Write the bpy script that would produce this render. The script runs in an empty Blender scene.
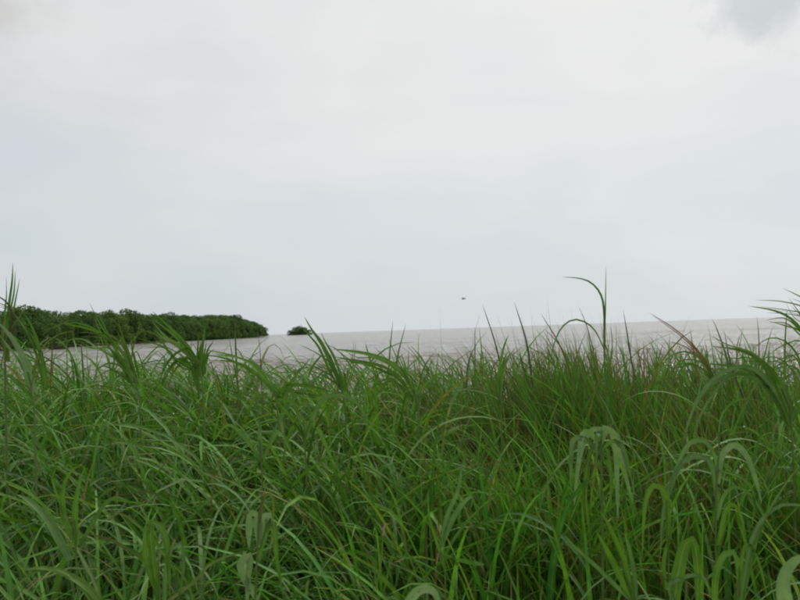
import bpy, bmesh, math
import numpy as np
from mathutils import Matrix, Vector, Euler
rad = math.radians
S = bpy.context.scene
C = S.collection
rng = np.random.default_rng(11)

# ------------------------------------------------------------------ camera
EYE = Vector((0.0, 0.0, 1.55))
WATER_Z = -0.5
FPX = 778.0                                    # focal length in photo pixels (800 wide)
PITCH, ROLL = rad(2.2), rad(-1.98)
cam_d = bpy.data.cameras.new('camera')
cam = bpy.data.objects.new('camera', cam_d)
C.objects.link(cam)
CAM_R = Euler((math.pi / 2 + PITCH, 0, 0)).to_matrix() @ Matrix.Rotation(ROLL, 3, 'Z')
cam.matrix_world = Matrix.Translation(EYE) @ CAM_R.to_4x4()
cam_d.sensor_width = 36.0
cam_d.lens = 36.0 * FPX / 800.0
cam_d.clip_start = 0.05
cam_d.clip_end = 40000
cam_d.dof.use_dof = True
cam_d.dof.focus_distance = 2.6
cam_d.dof.aperture_fstop = 13.0
S.camera = cam

# ------------------------------------------------------------------ world, sun, exposure
SUN_EL, SUN_AZ = rad(52), rad(35)               # azimuth from +Y towards +X
W = bpy.data.worlds.new("World")
S.world = W
W.use_nodes = True
nt = W.node_tree
for n in list(nt.nodes):
    nt.nodes.remove(n)


def node(t, typ, **kw):
    n = t.nodes.new(typ)
    for k, v in kw.items():
        if k.startswith('i_'):
            n.inputs[k[2:].replace('_', ' ')].default_value = v
        else:
            setattr(n, k, v)
    return n


def ramp(t, stops, interp='LINEAR'):
    n = t.nodes.new('ShaderNodeValToRGB')
    cr = n.color_ramp
    cr.interpolation = interp
    while len(cr.elements) < len(stops):
        cr.elements.new(0.5)
    for e, (p, c) in zip(cr.elements, stops):
        e.position = p
        e.color = (c[0], c[1], c[2], 1) if hasattr(c, '__len__') else (c, c, c, 1)
    return n


def mixc(t, fac, a, b, mode='MIX'):
    n = t.nodes.new('ShaderNodeMix')
    n.data_type = 'RGBA'
    n.blend_type = mode
    for sock, v in ((n.inputs[0], fac), (n.inputs[6], a), (n.inputs[7], b)):
        if isinstance(v, bpy.types.NodeSocket):
            t.links.new(v, sock)
        elif hasattr(v, '__len__'):
            sock.default_value = (v[0], v[1], v[2], 1)
        else:
            sock.default_value = v
    return n.outputs[2]


def math_n(t, op, a, b=None, c=None, clamp=False):
    n = t.nodes.new('ShaderNodeMath')
    n.operation = op
    n.use_clamp = clamp
    for i, v in enumerate((a, b, c)):
        if v is None:
            continue
        if isinstance(v, bpy.types.NodeSocket):
            t.links.new(v, n.inputs[i])
        else:
            n.inputs[i].default_value = v
    return n.outputs[0]


def pixdir(px, py):
    v = Vector(((px - 400) / FPX, -(py - 300) / FPX, -1.0))
    return (CAM_R @ v)


tc = node(nt, 'ShaderNodeTexCoord')
sep = node(nt, 'ShaderNodeSeparateXYZ')
nt.links.new(tc.outputs['Generated'], sep.inputs[0])
sky = node(nt, 'ShaderNodeTexSky', sky_type='NISHITA', sun_disc=False)
sky.sun_elevation = SUN_EL
sky.sun_rotation = SUN_AZ
sky.altitude = 0
sky.dust_density = 2.0
# overcast layer: one even cloud deck that is brighter overhead than at the horizon
K = 10.0
el = ramp(nt, [(0.0, (0.60 * K, 0.635 * K, 0.65 * K)), (0.12, (0.615 * K, 0.648 * K, 0.662 * K)),
               (0.30, (0.70 * K, 0.705 * K, 0.70 * K)), (1.0, (0.80 * K, 0.79 * K, 0.77 * K))])
nt.links.new(sep.outputs['Z'], el.inputs[0])
mp = node(nt, 'ShaderNodeMapping')
mp.inputs['Scale'].default_value = (1.0, 1.0, 3.2)
nt.links.new(tc.outputs['Generated'], mp.inputs[0])
nz = node(nt, 'ShaderNodeTexNoise', i_Scale=2.3, i_Detail=5.0, i_Roughness=0.5, i_Distortion=0.3)
nt.links.new(mp.outputs[0], nz.inputs['Vector'])
cl = ramp(nt, [(0.32, (0.935, 0.95, 0.965)), (0.68, (1.04, 1.03, 1.01))], 'EASE')
nt.links.new(nz.outputs['Fac'], cl.inputs[0])
deck = mixc(nt, 1.0, el.outputs[0], cl.outputs[0], 'MULTIPLY')
# cloud scrap top right, fingertip-like lens shade painted top left, wider darker area left
wz = node(nt, 'ShaderNodeTexNoise', i_Scale=14.0, i_Detail=6.0, i_Roughness=0.55)
nt.links.new(tc.outputs['Generated'], wz.inputs['Vector'])
for (px, py, r0, r1, colr, st) in ((782, -34, 0.03, 0.095, (0.76, 0.795, 0.815), 1.0),
                                   (-30, -5, 0.0, 0.12, (0.80, 0.77, 0.75), 0.8),
                                   (-330, 130, 0.15, 0.85, (0.84, 0.86, 0.885), 0.8)):
    d = pixdir(px, py).normalized()
    vm = node(nt, 'ShaderNodeVectorMath', operation='DISTANCE')
    nt.links.new(tc.outputs['Generated'], vm.inputs[0])
    vm.inputs[1].default_value = d
    dd = math_n(nt, 'MULTIPLY_ADD', wz.outputs['Fac'], 0.22, vm.outputs['Value'])
    dd = math_n(nt, 'SUBTRACT', dd, 0.11)
    mr = node(nt, 'ShaderNodeMapRange', interpolation_type='SMOOTHSTEP')
    nt.links.new(dd, mr.inputs[0])
    mr.inputs[1].default_value = r0
    mr.inputs[2].default_value = r1
    mr.inputs[3].default_value = st
    mr.inputs[4].default_value = 0.0
    dark = mixc(nt, 1.0, deck, colr, 'MULTIPLY')
    deck = mixc(nt, mr.outputs[0], deck, dark)
final = mixc(nt, 0.95, sky.outputs[0], deck)
bg = node(nt, 'ShaderNodeBackground', i_Strength=0.102)
nt.links.new(final, bg.inputs[0])
wo = node(nt, 'ShaderNodeOutputWorld')
nt.links.new(bg.outputs[0], wo.inputs[0])

sun_d = bpy.data.lights.new('sun', 'SUN')
sun_d.energy = 1.5
sun_d.angle = rad(18)
sun_d.color = (1.0, 0.97, 0.92)
sun = bpy.data.objects.new('sun', sun_d)
C.objects.link(sun)
sd = Vector((math.sin(SUN_AZ) * math.cos(SUN_EL), math.cos(SUN_AZ) * math.cos(SUN_EL), math.sin(SUN_EL)))
sun.rotation_euler = (-sd).to_track_quat('-Z', 'Y').to_euler()

S.view_settings.view_transform = 'Standard'
S.view_settings.look = 'None'
S.view_settings.gamma = 1.0
S.view_settings.use_curve_mapping = False
S.view_settings.exposure = 0.19
S.cycles.pixel_filter_type = 'BLACKMAN_HARRIS'
S.cycles.filter_width = 2.1
S.cycles.max_bounces = 6
S.cycles.diffuse_bounces = 3
S.cycles.glossy_bounces = 3
S.cycles.transmission_bounces = 4
S.cycles.volume_bounces = 0


# ------------------------------------------------------------------ helpers
def material(name):
    m = bpy.data.materials.new(name)
    m.use_nodes = True
    t = m.node_tree
    for n in list(t.nodes):
        t.nodes.remove(n)
    out = t.nodes.new('ShaderNodeOutputMaterial')
    return m, t, out


def np_mesh(name, V, F, mat=None, smooth=True, attrs=None):
    """V (n,3), F (m,4) or (m,3) -> mesh data"""
    me = bpy.data.meshes.new(name)
    k = F.shape[1]
    me.vertices.add(len(V))
    me.vertices.foreach_set('co', np.ascontiguousarray(V, dtype=np.float32).ravel())
    me.loops.add(F.size)
    me.loops.foreach_set('vertex_index', np.ascontiguousarray(F, dtype=np.int32).ravel())
    me.polygons.add(len(F))
    me.polygons.foreach_set('loop_start', np.arange(0, F.size, k, dtype=np.int32))
    me.polygons.foreach_set('loop_total', np.full(len(F), k, dtype=np.int32))
    me.polygons.foreach_set('use_smooth', np.full(len(F), smooth, dtype=bool))
    for an, (typ, arr) in (attrs or {}).items():
        a = me.attributes.new(an, typ, 'POINT')
        key = 'color' if typ == 'FLOAT_COLOR' else ('vector' if typ == 'FLOAT_VECTOR' else 'value')
        a.data.foreach_set(key, np.ascontiguousarray(arr, dtype=np.float32).ravel())
    me.update(calc_edges=True)
    if mat:
        me.materials.append(mat)
    return me


def link(name, me, parent=None, **props):
    o = bpy.data.objects.new(name, me)
    C.objects.link(o)
    if parent:
        o.parent = parent
    for k, v in props.items():
        o[k] = v
    return o


def thing(name, label, cat, loc, group=None):
    o = bpy.data.objects.new(name, None)
    C.objects.link(o)
    o.location = loc
    o.empty_display_size = 0.05
    o['label'] = label
    o['category'] = cat
    if group:
        o['group'] = group
    return o


def catmull(P, n):
    P = np.asarray(P, float)
    if len(P) == 2:
        s = np.linspace(0, 1, n)[:, None]
        return P[0] * (1 - s) + P[1] * s
    Q = np.vstack([2 * P[0] - P[1], P, 2 * P[-1] - P[-2]])
    seg = np.linalg.norm(np.diff(P, axis=0), axis=1)
    cum = np.concatenate([[0], np.cumsum(seg)])
    out = []
    for u in np.linspace(0, cum[-1], n):
        i = min(np.searchsorted(cum, u, side='right') - 1, len(seg) - 1)
        t = (u - cum[i]) / max(seg[i], 1e-9)
        a, b, c, d = Q[i], Q[i + 1], Q[i + 2], Q[i + 3]
        out.append(0.5 * ((2 * b) + (-a + c) * t + (2 * a - 5 * b + 4 * c - d) * t * t + (-a + 3 * b - 3 * c + d) * t ** 3))
    return np.array(out)


def fbm2(x, y, seed=0, octv=4):
    r = np.random.default_rng(seed)
    out = np.zeros_like(np.asarray(x, float))
    a, f, tot = 1.0, 1.0, 0.0
    for _ in range(octv):
        for _k in range(3):
            th, ph = r.uniform(0, math.tau), r.uniform(0, math.tau)
            out = out + a * np.sin(f * (np.cos(th) * x + np.sin(th) * y) + ph) / 3
        tot += a
        a *= 0.55
        f *= 2.03
    return out / tot


def sstep(x, a, b):
    t = np.clip((x - a) / (b - a), 0, 1)
    return t * t * (3 - 2 * t)


# ------------------------------------------------------------------ materials
def leaf_material(name, trans=0.27, rough=0.44, spec=0.23, bump=True, midrib=0.85):
    m, t, out = material(name)
    tint = node(t, 'ShaderNodeAttribute', attribute_name='tint')
    bp = node(t, 'ShaderNodeAttribute', attribute_name='bp')     # across, along, random
    sp = node(t, 'ShaderNodeSeparateXYZ')
    t.links.new(bp.outputs['Vector'], sp.inputs[0])
    u, v, r = sp.outputs
    tcn = node(t, 'ShaderNodeTexCoord')
    nz = node(t, 'ShaderNodeTexNoise', i_Scale=38.0, i_Detail=3.0)
    t.links.new(tcn.outputs['Object'], nz.inputs['Vector'])
    vr = ramp(t, [(0.3, (0.72, 0.78, 0.8)), (0.7, (1.25, 1.18, 1.1))])
    t.links.new(nz.outputs['Fac'], vr.inputs[0])
    col = mixc(t, 1.0, tint.outputs['Color'], vr.outputs[0], 'MULTIPLY')
    # pale midrib
    du = math_n(t, 'ABSOLUTE', math_n(t, 'SUBTRACT', u, 0.5))
    rib = math_n(t, 'MULTIPLY', math_n(t, 'LESS_THAN', du, 0.055), midrib)
    col = mixc(t, rib, col, mixc(t, 0.55, col, (0.25, 0.30, 0.14)))
    # brown dry tips and specks of rust on some leaves
    tipv = math_n(t, 'ADD', v, math_n(t, 'MULTIPLY', r, 0.22))
    mr = node(t, 'ShaderNodeMapRange')
    t.links.new(tipv, mr.inputs[0])
    mr.inputs[1].default_value = 1.02
    mr.inputs[2].default_value = 1.17
    col = mixc(t, mr.outputs[0], col, (0.16, 0.10, 0.045))
    spk = node(t, 'ShaderNodeTexNoise', i_Scale=160.0, i_Detail=2.0)
    t.links.new(tcn.outputs['Object'], spk.inputs['Vector'])
    sr = ramp(t, [(0.66, 0.0), (0.74, 0.6)])
    t.links.new(spk.outputs['Fac'], sr.inputs[0])
    col = mixc(t, sr.outputs[0], col, (0.13, 0.11, 0.04))
    p = node(t, 'ShaderNodeBsdfPrincipled', i_Roughness=rough)
    p.inputs['Specular IOR Level'].default_value = spec
    t.links.new(col, p.inputs['Base Color'])
    if bump:
        w = math_n(t, 'SINE', math_n(t, 'MULTIPLY', u, 70.0))
        b = node(t, 'ShaderNodeBump', i_Strength=0.25, i_Distance=0.0006)
        t.links.new(w, b.inputs['Height'])
        t.links.new(b.outputs[0], p.inputs['Normal'])
    tr = node(t, 'ShaderNodeBsdfTranslucent')
    tcol = mixc(t, 1.0, col, (1.15, 1.32, 0.65), 'MULTIPLY')
    t.links.new(tcol, tr.inputs[0])
    ms = node(t, 'ShaderNodeMixShader')
    ms.inputs[0].default_value = trans
    t.links.new(p.outputs[0], ms.inputs[1])
    t.links.new(tr.outputs[0], ms.inputs[2])
    t.links.new(ms.outputs[0], out.inputs['Surface'])
    return m


M_LEAF = leaf_material('grass_leaf')
M_FINE = leaf_material('fine_grass', trans=0.27, rough=0.55, spec=0.2, bump=False, midrib=0.0)
M_STRAW = leaf_material('dry_straw', trans=0.12, rough=0.75, spec=0.15, bump=False, midrib=0.2)


def stem_material():
    m, t, out = material('grass_stem')
    oi = node(t, 'ShaderNodeTexCoord')
    nz = node(t, 'ShaderNodeTexNoise', i_Scale=22.0, i_Detail=3.0)
    t.links.new(oi.outputs['Object'], nz.inputs['Vector'])
    r = ramp(t, [(0.3, (0.065, 0.13, 0.022)), (0.55, (0.09, 0.15, 0.03)), (0.8, (0.13, 0.12, 0.045))])
    t.links.new(nz.outputs['Fac'], r.inputs[0])
    p = node(t, 'ShaderNodeBsdfPrincipled', i_Roughness=0.45)
    t.links.new(r.outputs[0], p.inputs['Base Color'])
    t.links.new(p.outputs[0], out.inputs['Surface'])
    return m


M_STEM = stem_material()


def noise_material(name, stops, scale, rough=0.9, bump=0.3, bdist=0.02, detail=6):
    m, t, out = material(name)
    tcn = node(t, 'ShaderNodeTexCoord')
    nz = node(t, 'ShaderNodeTexNoise', i_Scale=scale, i_Detail=detail, i_Roughness=0.6)
    t.links.new(tcn.outputs['Object'], nz.inputs['Vector'])
    r = ramp(t, stops)
    t.links.new(nz.outputs['Fac'], r.inputs[0])
    p = node(t, 'ShaderNodeBsdfPrincipled', i_Roughness=rough)
    t.links.new(r.outputs[0], p.inputs['Base Color'])
    b = node(t, 'ShaderNodeBump', i_Strength=bump, i_Distance=bdist)
    t.links.new(nz.outputs['Fac'], b.inputs['Height'])
    t.links.new(b.outputs[0], p.inputs['Normal'])
    t.links.new(p.outputs[0], out.inputs['Surface'])
    return m


M_SOIL = noise_material('wet_soil', [(0.3, (0.035, 0.028, 0.018)), (0.6, (0.075, 0.06, 0.035)), (0.8, (0.06, 0.07, 0.03))], 9.0)
M_BARK = noise_material('mangrove_bark', [(0.3, (0.05, 0.042, 0.035)), (0.7, (0.12, 0.10, 0.085))], 3.0)
M_WOOD = noise_material('dark_wood', [(0.3, (0.03, 0.02, 0.016)), (0.7, (0.075, 0.045, 0.035))], 6.0)
M_CANVAS = noise_material('faded_canvas', [(0.3, (0.05, 0.032, 0.026)), (0.7, (0.09, 0.06, 0.05))], 4.0)
M_BIRD = noise_material('dark_feathers', [(0.3, (0.03, 0.03, 0.032)), (0.7, (0.07, 0.068, 0.065))], 25.0)


def tree_leaf_material():
    m, t, out = material('mangrove_foliage')
    at = node(t, 'ShaderNodeAttribute', attribute_name='tint')
    oi = node(t, 'ShaderNodeObjectInfo')
    r = ramp(t, [(0.0, (0.75, 0.82, 0.85)), (0.5, (1.0, 1.0, 1.0)), (1.0, (1.3, 1.15, 0.95))])
    t.links.new(oi.outputs['Random'], r.inputs[0])
    col = mixc(t, 1.0, at.outputs['Color'], r.outputs[0], 'MULTIPLY')
    p = node(t, 'ShaderNodeBsdfPrincipled', i_Roughness=0.6)
    p.inputs['Specular IOR Level'].default_value = 0.15
    t.links.new(col, p.inputs['Base Color'])
    tr = node(t, 'ShaderNodeBsdfTranslucent')
    t.links.new(col, tr.inputs[0])
    ms = node(t, 'ShaderNodeMixShader')
    ms.inputs[0].default_value = 0.3
    t.links.new(p.outputs[0], ms.inputs[1])
    t.links.new(tr.outputs[0], ms.inputs[2])
    t.links.new(ms.outputs[0], out.inputs['Surface'])
    return m


M_TREE = tree_leaf_material()


def water_material():
    m, t, out = material('muddy_water')
    tcn = node(t, 'ShaderNodeTexCoord')
    mp1 = node(t, 'ShaderNodeMapping')
    mp1.inputs['Scale'].default_value = (0.55, 1.0, 1.0)
    mp1.inputs['Rotation'].default_value = (0, 0, rad(12))
    t.links.new(tcn.outputs['Object'], mp1.inputs[0])
    n1 = node(t, 'ShaderNodeTexNoise', i_Scale=1.5, i_Detail=4.0, i_Roughness=0.55, i_Distortion=0.4)
    t.links.new(mp1.outputs[0], n1.inputs['Vector'])
    n2 = node(t, 'ShaderNodeTexNoise', i_Scale=0.28, i_Detail=3.0)
    t.links.new(mp1.outputs[0], n2.inputs['Vector'])
    h = math_n(t, 'MULTIPLY_ADD', n2.outputs['Fac'], 2.6, n1.outputs['Fac'])
    b = node(t, 'ShaderNodeBump', i_Strength=1.0, i_Distance=0.55)
    t.links.new(h, b.inputs['Height'])
    mp2 = node(t, 'ShaderNodeMapping')
    mp2.inputs['Scale'].default_value = (0.012, 0.05, 1.0)
    t.links.new(tcn.outputs['Object'], mp2.inputs[0])
    n3 = node(t, 'ShaderNodeTexNoise', i_Scale=1.0, i_Detail=5.0)
    t.links.new(mp2.outputs[0], n3.inputs['Vector'])
    cr = ramp(t, [(0.3, (0.18, 0.166, 0.138)), (0.7, (0.24, 0.222, 0.186))])
    t.links.new(n3.outputs['Fac'], cr.inputs[0])
    p = node(t, 'ShaderNodeBsdfPrincipled', i_Roughness=0.12, i_IOR=1.33)
    t.links.new(cr.outputs[0], p.inputs['Base Color'])
    t.links.new(b.outputs[0], p.inputs['Normal'])
    t.links.new(p.outputs[0], out.inputs['Surface'])
    return m


M_WATER = water_material()

# ------------------------------------------------------------------ terrain and water
SHORE_X = -115.0


def ground_z(x, y):
    x = np.asarray(x, float)
    y = np.asarray(y, float)
    edge = 6.2 + 0.5 * np.sin(x * 0.35) + 0.25 * np.sin(x * 1.3 + 1)
    z = 0.04 * fbm2(x * 1.5, y * 1.5, 3) - 0.16 * sstep(y, 3.0, 5.5)
    z = z - 2.0 * sstep(y, edge - 1.2, edge + 3.0)
    # the wooded point on the left and the islet beyond it
    sx = SHORE_X + 2.5 * np.sin(y * 0.021) + 1.2 * np.sin(y * 0.07)
    end = 690 - 0.35 * np.abs(x - SHORE_X + 10)
    k = sstep(-x, -sx - 1, -sx + 5) * sstep(y, 130, 150) * (1 - sstep(y, end, end + 14))
    k2 = 1 - sstep(np.hypot((x + 131) / 18.0, (y - 1000) / 12.0), 0.8, 1.25)
    z = z + np.maximum(k, k2) * (-z + WATER_Z + 0.25)
    return z


def axis(lims):
    out = []
    for a, b, n in lims:
        out.append(np.linspace(a, b, n, endpoint=False))
    return np.concatenate(out + [[lims[-1][1]]])


gx = axis([(-9000, -400, 16), (-400, -160, 24), (-160, -100, 40), (-100, -12, 24), (-12, 12, 120), (12, 400, 30), (400, 9000, 14)])
gy = axis([(-4000, -100, 10), (-100, -3, 14), (-3, 11, 90), (11, 120, 16), (120, 700, 110), (700, 960, 10), (960, 1040, 24), (1040, 9500, 16)])
GX, GY = np.meshgrid(gx, gy)
GZ = ground_z(GX, GY)
nx, ny = len(gx), len(gy)
ii = (np.arange(ny - 1)[:, None] * nx + np.arange(nx - 1)[None, :]).ravel()
link('ground', np_mesh('ground', np.stack([GX.ravel(), GY.ravel(), GZ.ravel()], 1),
                       np.stack([ii, ii + 1, ii + nx + 1, ii + nx], 1), M_SOIL), kind='structure')
wy = np.concatenate([np.linspace(2, 16, 24, endpoint=False), np.arange(16, 60, 0.2), 60 * np.exp(np.linspace(0, math.log(9500 / 60), 150))])
wq = np.linspace(-1, 1, 420)
hw = np.interp(wy, [2, 60, 130, 300, 9500], [28, 62, 130, 900, 9500])
WX = wq[None, :] * hw[:, None]
WY = np.repeat(wy[:, None], len(wq), 1)
WZ = np.zeros_like(WX)
wr = np.random.default_rng(5)
for k in range(34):
    lam = 0.7 * (4.5 / 0.7) ** wr.uniform(0, 1)
    thw = rad(90) + rad(14) + wr.normal(0, .42)            # travel direction, crests roughly along the shore
    kk = math.tau / lam
    wob = 1 + 0.5 * fbm2(WX * .05, WY * .05, 40 + k, 2)
    WZ += 0.0125 * lam ** .65 * wob * np.sin(kk * (np.cos(thw) * WX + np.sin(thw) * WY) + wr.uniform(0, 6.28))
fade = (1 - sstep(WY, 70, 260)) * sstep(WY, 3, 14)
WZ = WZ * fade + WATER_Z
a_, b_ = len(wq), len(wy)
ii = (np.arange(b_ - 1)[:, None] * a_ + np.arange(a_ - 1)[None, :]).ravel()
link('water', np_mesh('water', np.stack([WX.ravel(), WY.ravel(), WZ.ravel()], 1), np.stack([ii, ii + 1, ii + a_ + 1, ii + a_], 1), M_WATER), kind='structure')


# ------------------------------------------------------------------ mangroves
def tube(pts, radii, sides=6):
    pts = np.asarray(pts, float)
    n = len(pts)
    T = np.gradient(pts, axis=0)
    T /= np.linalg.norm(T, axis=1)[:, None] + 1e-9
    ref = np.array([0.13, 0.97, 0.2])
    A = np.cross(T, ref)
    A /= np.linalg.norm(A, axis=1)[:, None] + 1e-9
    B = np.cross(T, A)
    th = np.linspace(0, math.tau, sides, endpoint=False)
    V = (pts[:, None, :] + np.asarray(radii)[:, None, None] *
         (np.cos(th)[None, :, None] * A[:, None, :] + np.sin(th)[None, :, None] * B[:, None, :])).reshape(-1, 3)
    F = []
    for i in range(n - 1):
        for j in range(sides):
            a, b = i * sides + j, i * sides + (j + 1) % sides
            F.append((a, b, b + sides, a + sides))
    return V, np.array(F)


def merge(parts):
    Vs, Fs, k = [], [], 0
    for V, F in parts:
        Vs.append(V)
        Fs.append(F + k)
        k += len(V)
    return np.vstack(Vs), np.vstack(Fs)


def mangrove_meshes(seed, H, R, low=0.06):
    r = np.random.default_rng(seed)
    lobes = []
    nl = 15
    for i in range(nl):
        a = r.uniform(0, math.tau)
        t = (i + 0.5) / nl
        zc = H * (0.22 + 0.62 * t + r.uniform(-.04, .04))
        rr = R * (0.78 * math.sqrt(max(0.05, 1 - (max(t - 0.25, 0) / 0.82) ** 2))) * r.uniform(0.55, 1.0)
        lobes.append((math.cos(a) * rr, math.sin(a) * rr, zc, R * r.uniform(0.32, 0.52)))
    lobes.append((0.1, 0.1, H * 0.86, R * 0.36))
    for i in range(9):                                   # skirt that hangs over the water
        a = i / 9 * math.tau + r.uniform(-.2, .2)
        lobes.append((math.cos(a) * R * 0.72, math.sin(a) * R * 0.72, H * r.uniform(low + 0.08, 0.28), R * r.uniform(0.3, 0.42)))
    Vs, tints = [], []
    for (cx, cy, cz, lr) in lobes:
        n = int(210 * (lr / (0.4 * R)) ** 2)
        d = r.normal(size=(n, 3))
        d /= np.linalg.norm(d, axis=1)[:, None]
        rr = lr * r.uniform(0.55, 1.08, n) ** 0.5
        P = np.array([cx, cy, cz]) + d * rr[:, None] * np.array([1, 1, 0.82])
        P = P[P[:, 2] > 0.25]
        n = len(P)
        d = r.normal(size=(n, 3)) * 0.7 + np.array([0, 0, 0.9])
        d /= np.linalg.norm(d, axis=1)[:, None]
        a = np.cross(d, r.normal(size=(n, 3)))
        a /= np.linalg.norm(a, axis=1)[:, None]
        b = np.cross(d, a)
        s = r.uniform(0.2, 0.42, n)[:, None] * R / 5.5
        quad = np.stack([P - a * s, P - b * s * .6 + d * s * .15, P + a * s, P + b * s * .6 + d * s * .15], 1)
        Vs.append(quad.reshape(-1, 3))
        base = np.array([0.078, 0.150, 0.034]) * r.uniform(0.8, 1.25)
        tn = base * r.uniform(0.7, 1.4, (n, 1)) * np.array([1, 1, 1])
        tn = np.repeat(tn, 4, 0)
        tints.append(np.hstack([tn, np.ones((len(tn), 1))]))
    V = np.vstack(Vs)
    F = np.arange(len(V)).reshape(-1, 4)
    crown = np_mesh('crown', V, F, M_TREE, smooth=False, attrs={'tint': ('FLOAT_COLOR', np.vstack(tints))})
    parts = [tube([(0, 0, 1.2), (0.15, 0.1, H * 0.35), (0, .1, H * 0.8)], [0.28, 0.22, 0.06], 7)]
    for i in range(9):
        a = r.uniform(0, math.tau)
        L = r.uniform(0.9, 2.4)
        c, s = math.cos(a), math.sin(a)
        z0 = r.uniform(1.0, 2.6)
        parts.append(tube([(0, 0, z0), (c * L * .6, s * L * .6, z0 * .75), (c * L, s * L, -0.5)], [0.09, 0.07, 0.05], 5))
    for i in range(6):
        a = r.uniform(0, math.tau)
        c, s = math.cos(a), math.sin(a)
        parts.append(tube([(0, 0, H * .3), (c * R * .35, s * R * .35, H * .5), (c * R * .6, s * R * .6, H * .68)], [0.14, 0.09, 0.04], 5))
    tv, tf = merge(parts)
    trunk = np_mesh('trunk', tv, tf, M_BARK)
    return trunk, crown


variants = [mangrove_meshes(100 + i, 13.0, 5.6) for i in range(6)]


def place_tree(x, y, h, k, label, group, wide=1.0, rz=None, sink=0.0):
    z = float(ground_z(x, y)) - sink
    t = thing('mangrove_tree', label, 'tree', (x, y, z - 0.05), group)
    t.rotation_euler = (0, 0, rng.uniform(0, math.tau) if rz is None else rz)
    s = h / 13.0
    t.scale = (s * wide, s * wide, s)
    link('trunk', variants[k][0], t)
    link('crown', variants[k][1], t)
    return t


def shore_height(y):
    return np.interp(y, [150, 235, 330, 410, 480, 545, 592, 630, 680], [13.5, 13.6, 13.6, 14.2, 15.4, 17.3, 16.2, 14.2, 8.5])




def stretch(x, yy):
    px = 400 + x / yy * FPX
    for lim, txt in ((0, 'beyond the left edge of the view'), (48, 'left of the small boat'), (100, 'right of the small boat'),
                     (150, 'below the widest bump of the treeline'), (200, 'midway along the far treeline'), (236, 'near the high crown close to the point')):
        if px < lim:
            return txt
    return 'on the tapering tip of the point'


y = 172.0
row = 0
G_SH = 'mangroves along the left shore'
n_tree = 0
while y < 668:
    h = float(shore_height(y))
    place_tree(SHORE_X - 3.5 + rng.uniform(-1.5, 1.5), y, h * rng.uniform(0.78, 0.93), n_tree % 6,
               'dark green mangrove at the water edge, ' + stretch(SHORE_X - 3.5, y), G_SH, 1.05)
    n_tree += 1
    if y < 655:
        place_tree(SHORE_X - 11 + rng.uniform(-2, 2), y + 3 + rng.uniform(-1, 1), h * rng.uniform(0.94, 1.04), rng.integers(6),
                   'dark green mangrove behind the front row, ' + stretch(SHORE_X - 11, y), 'mangroves of the second row on the left shore', 1.0)
        n_tree += 1
    y += rng.uniform(5.5, 8.0) * (0.85 if y > 560 else 1.0)
for (px, yy, h, lab) in ((24, 262, 14.9, 'tallest mangrove at the left end of the far treeline, behind the grass'),
                         (109, 322, 14.6, 'narrow mangrove crown sticking up left of the widest bump in the treeline'),
                         (125, 338, 15.6, 'broad mangrove crown making the widest bump in the treeline'),
                         (170, 400, 15.4, 'mangrove with a slightly raised crown midway along the treeline'),
                         (233, 560, 17.3, 'high mangrove near the tip of the wooded point')):
    place_tree((px - 400) / FPX * yy, yy, h, rng.integers(6), lab, None, 0.9 if px == 109 else 1.05)
for (x, yy, h, w, lab) in ((-142.0, 1000, 8.0, 1.5, 'low mangrove at the left end of the small islet'),
                           (-136.5, 998, 11.4, 1.4, 'mangrove left of the middle of the small islet'),
                           (-131.0, 1001, 13.0, 1.3, 'tallest mangrove, in the middle of the small islet'),
                           (-125.0, 999, 11.6, 1.4, 'rounded mangrove right of the middle of the small islet'),
                           (-119.5, 1000, 8.2, 1.6, 'low mangrove at the right end of the small islet')):
    place_tree(x, yy, h, rng.integers(6), lab, 'mangroves of the islet', w, None, 1.3)



# ------------------------------------------------------------------ boat below the treeline and bird
def bm_obj(name, bm, mat, parent=None, smooth=False, **props):
    me = bpy.data.meshes.new(name)
    bm.to_mesh(me)
    bm.free()
    me.materials.append(mat)
    for p in me.polygons:
        p.use_smooth = smooth
    return link(name, me, parent, **props)


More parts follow.
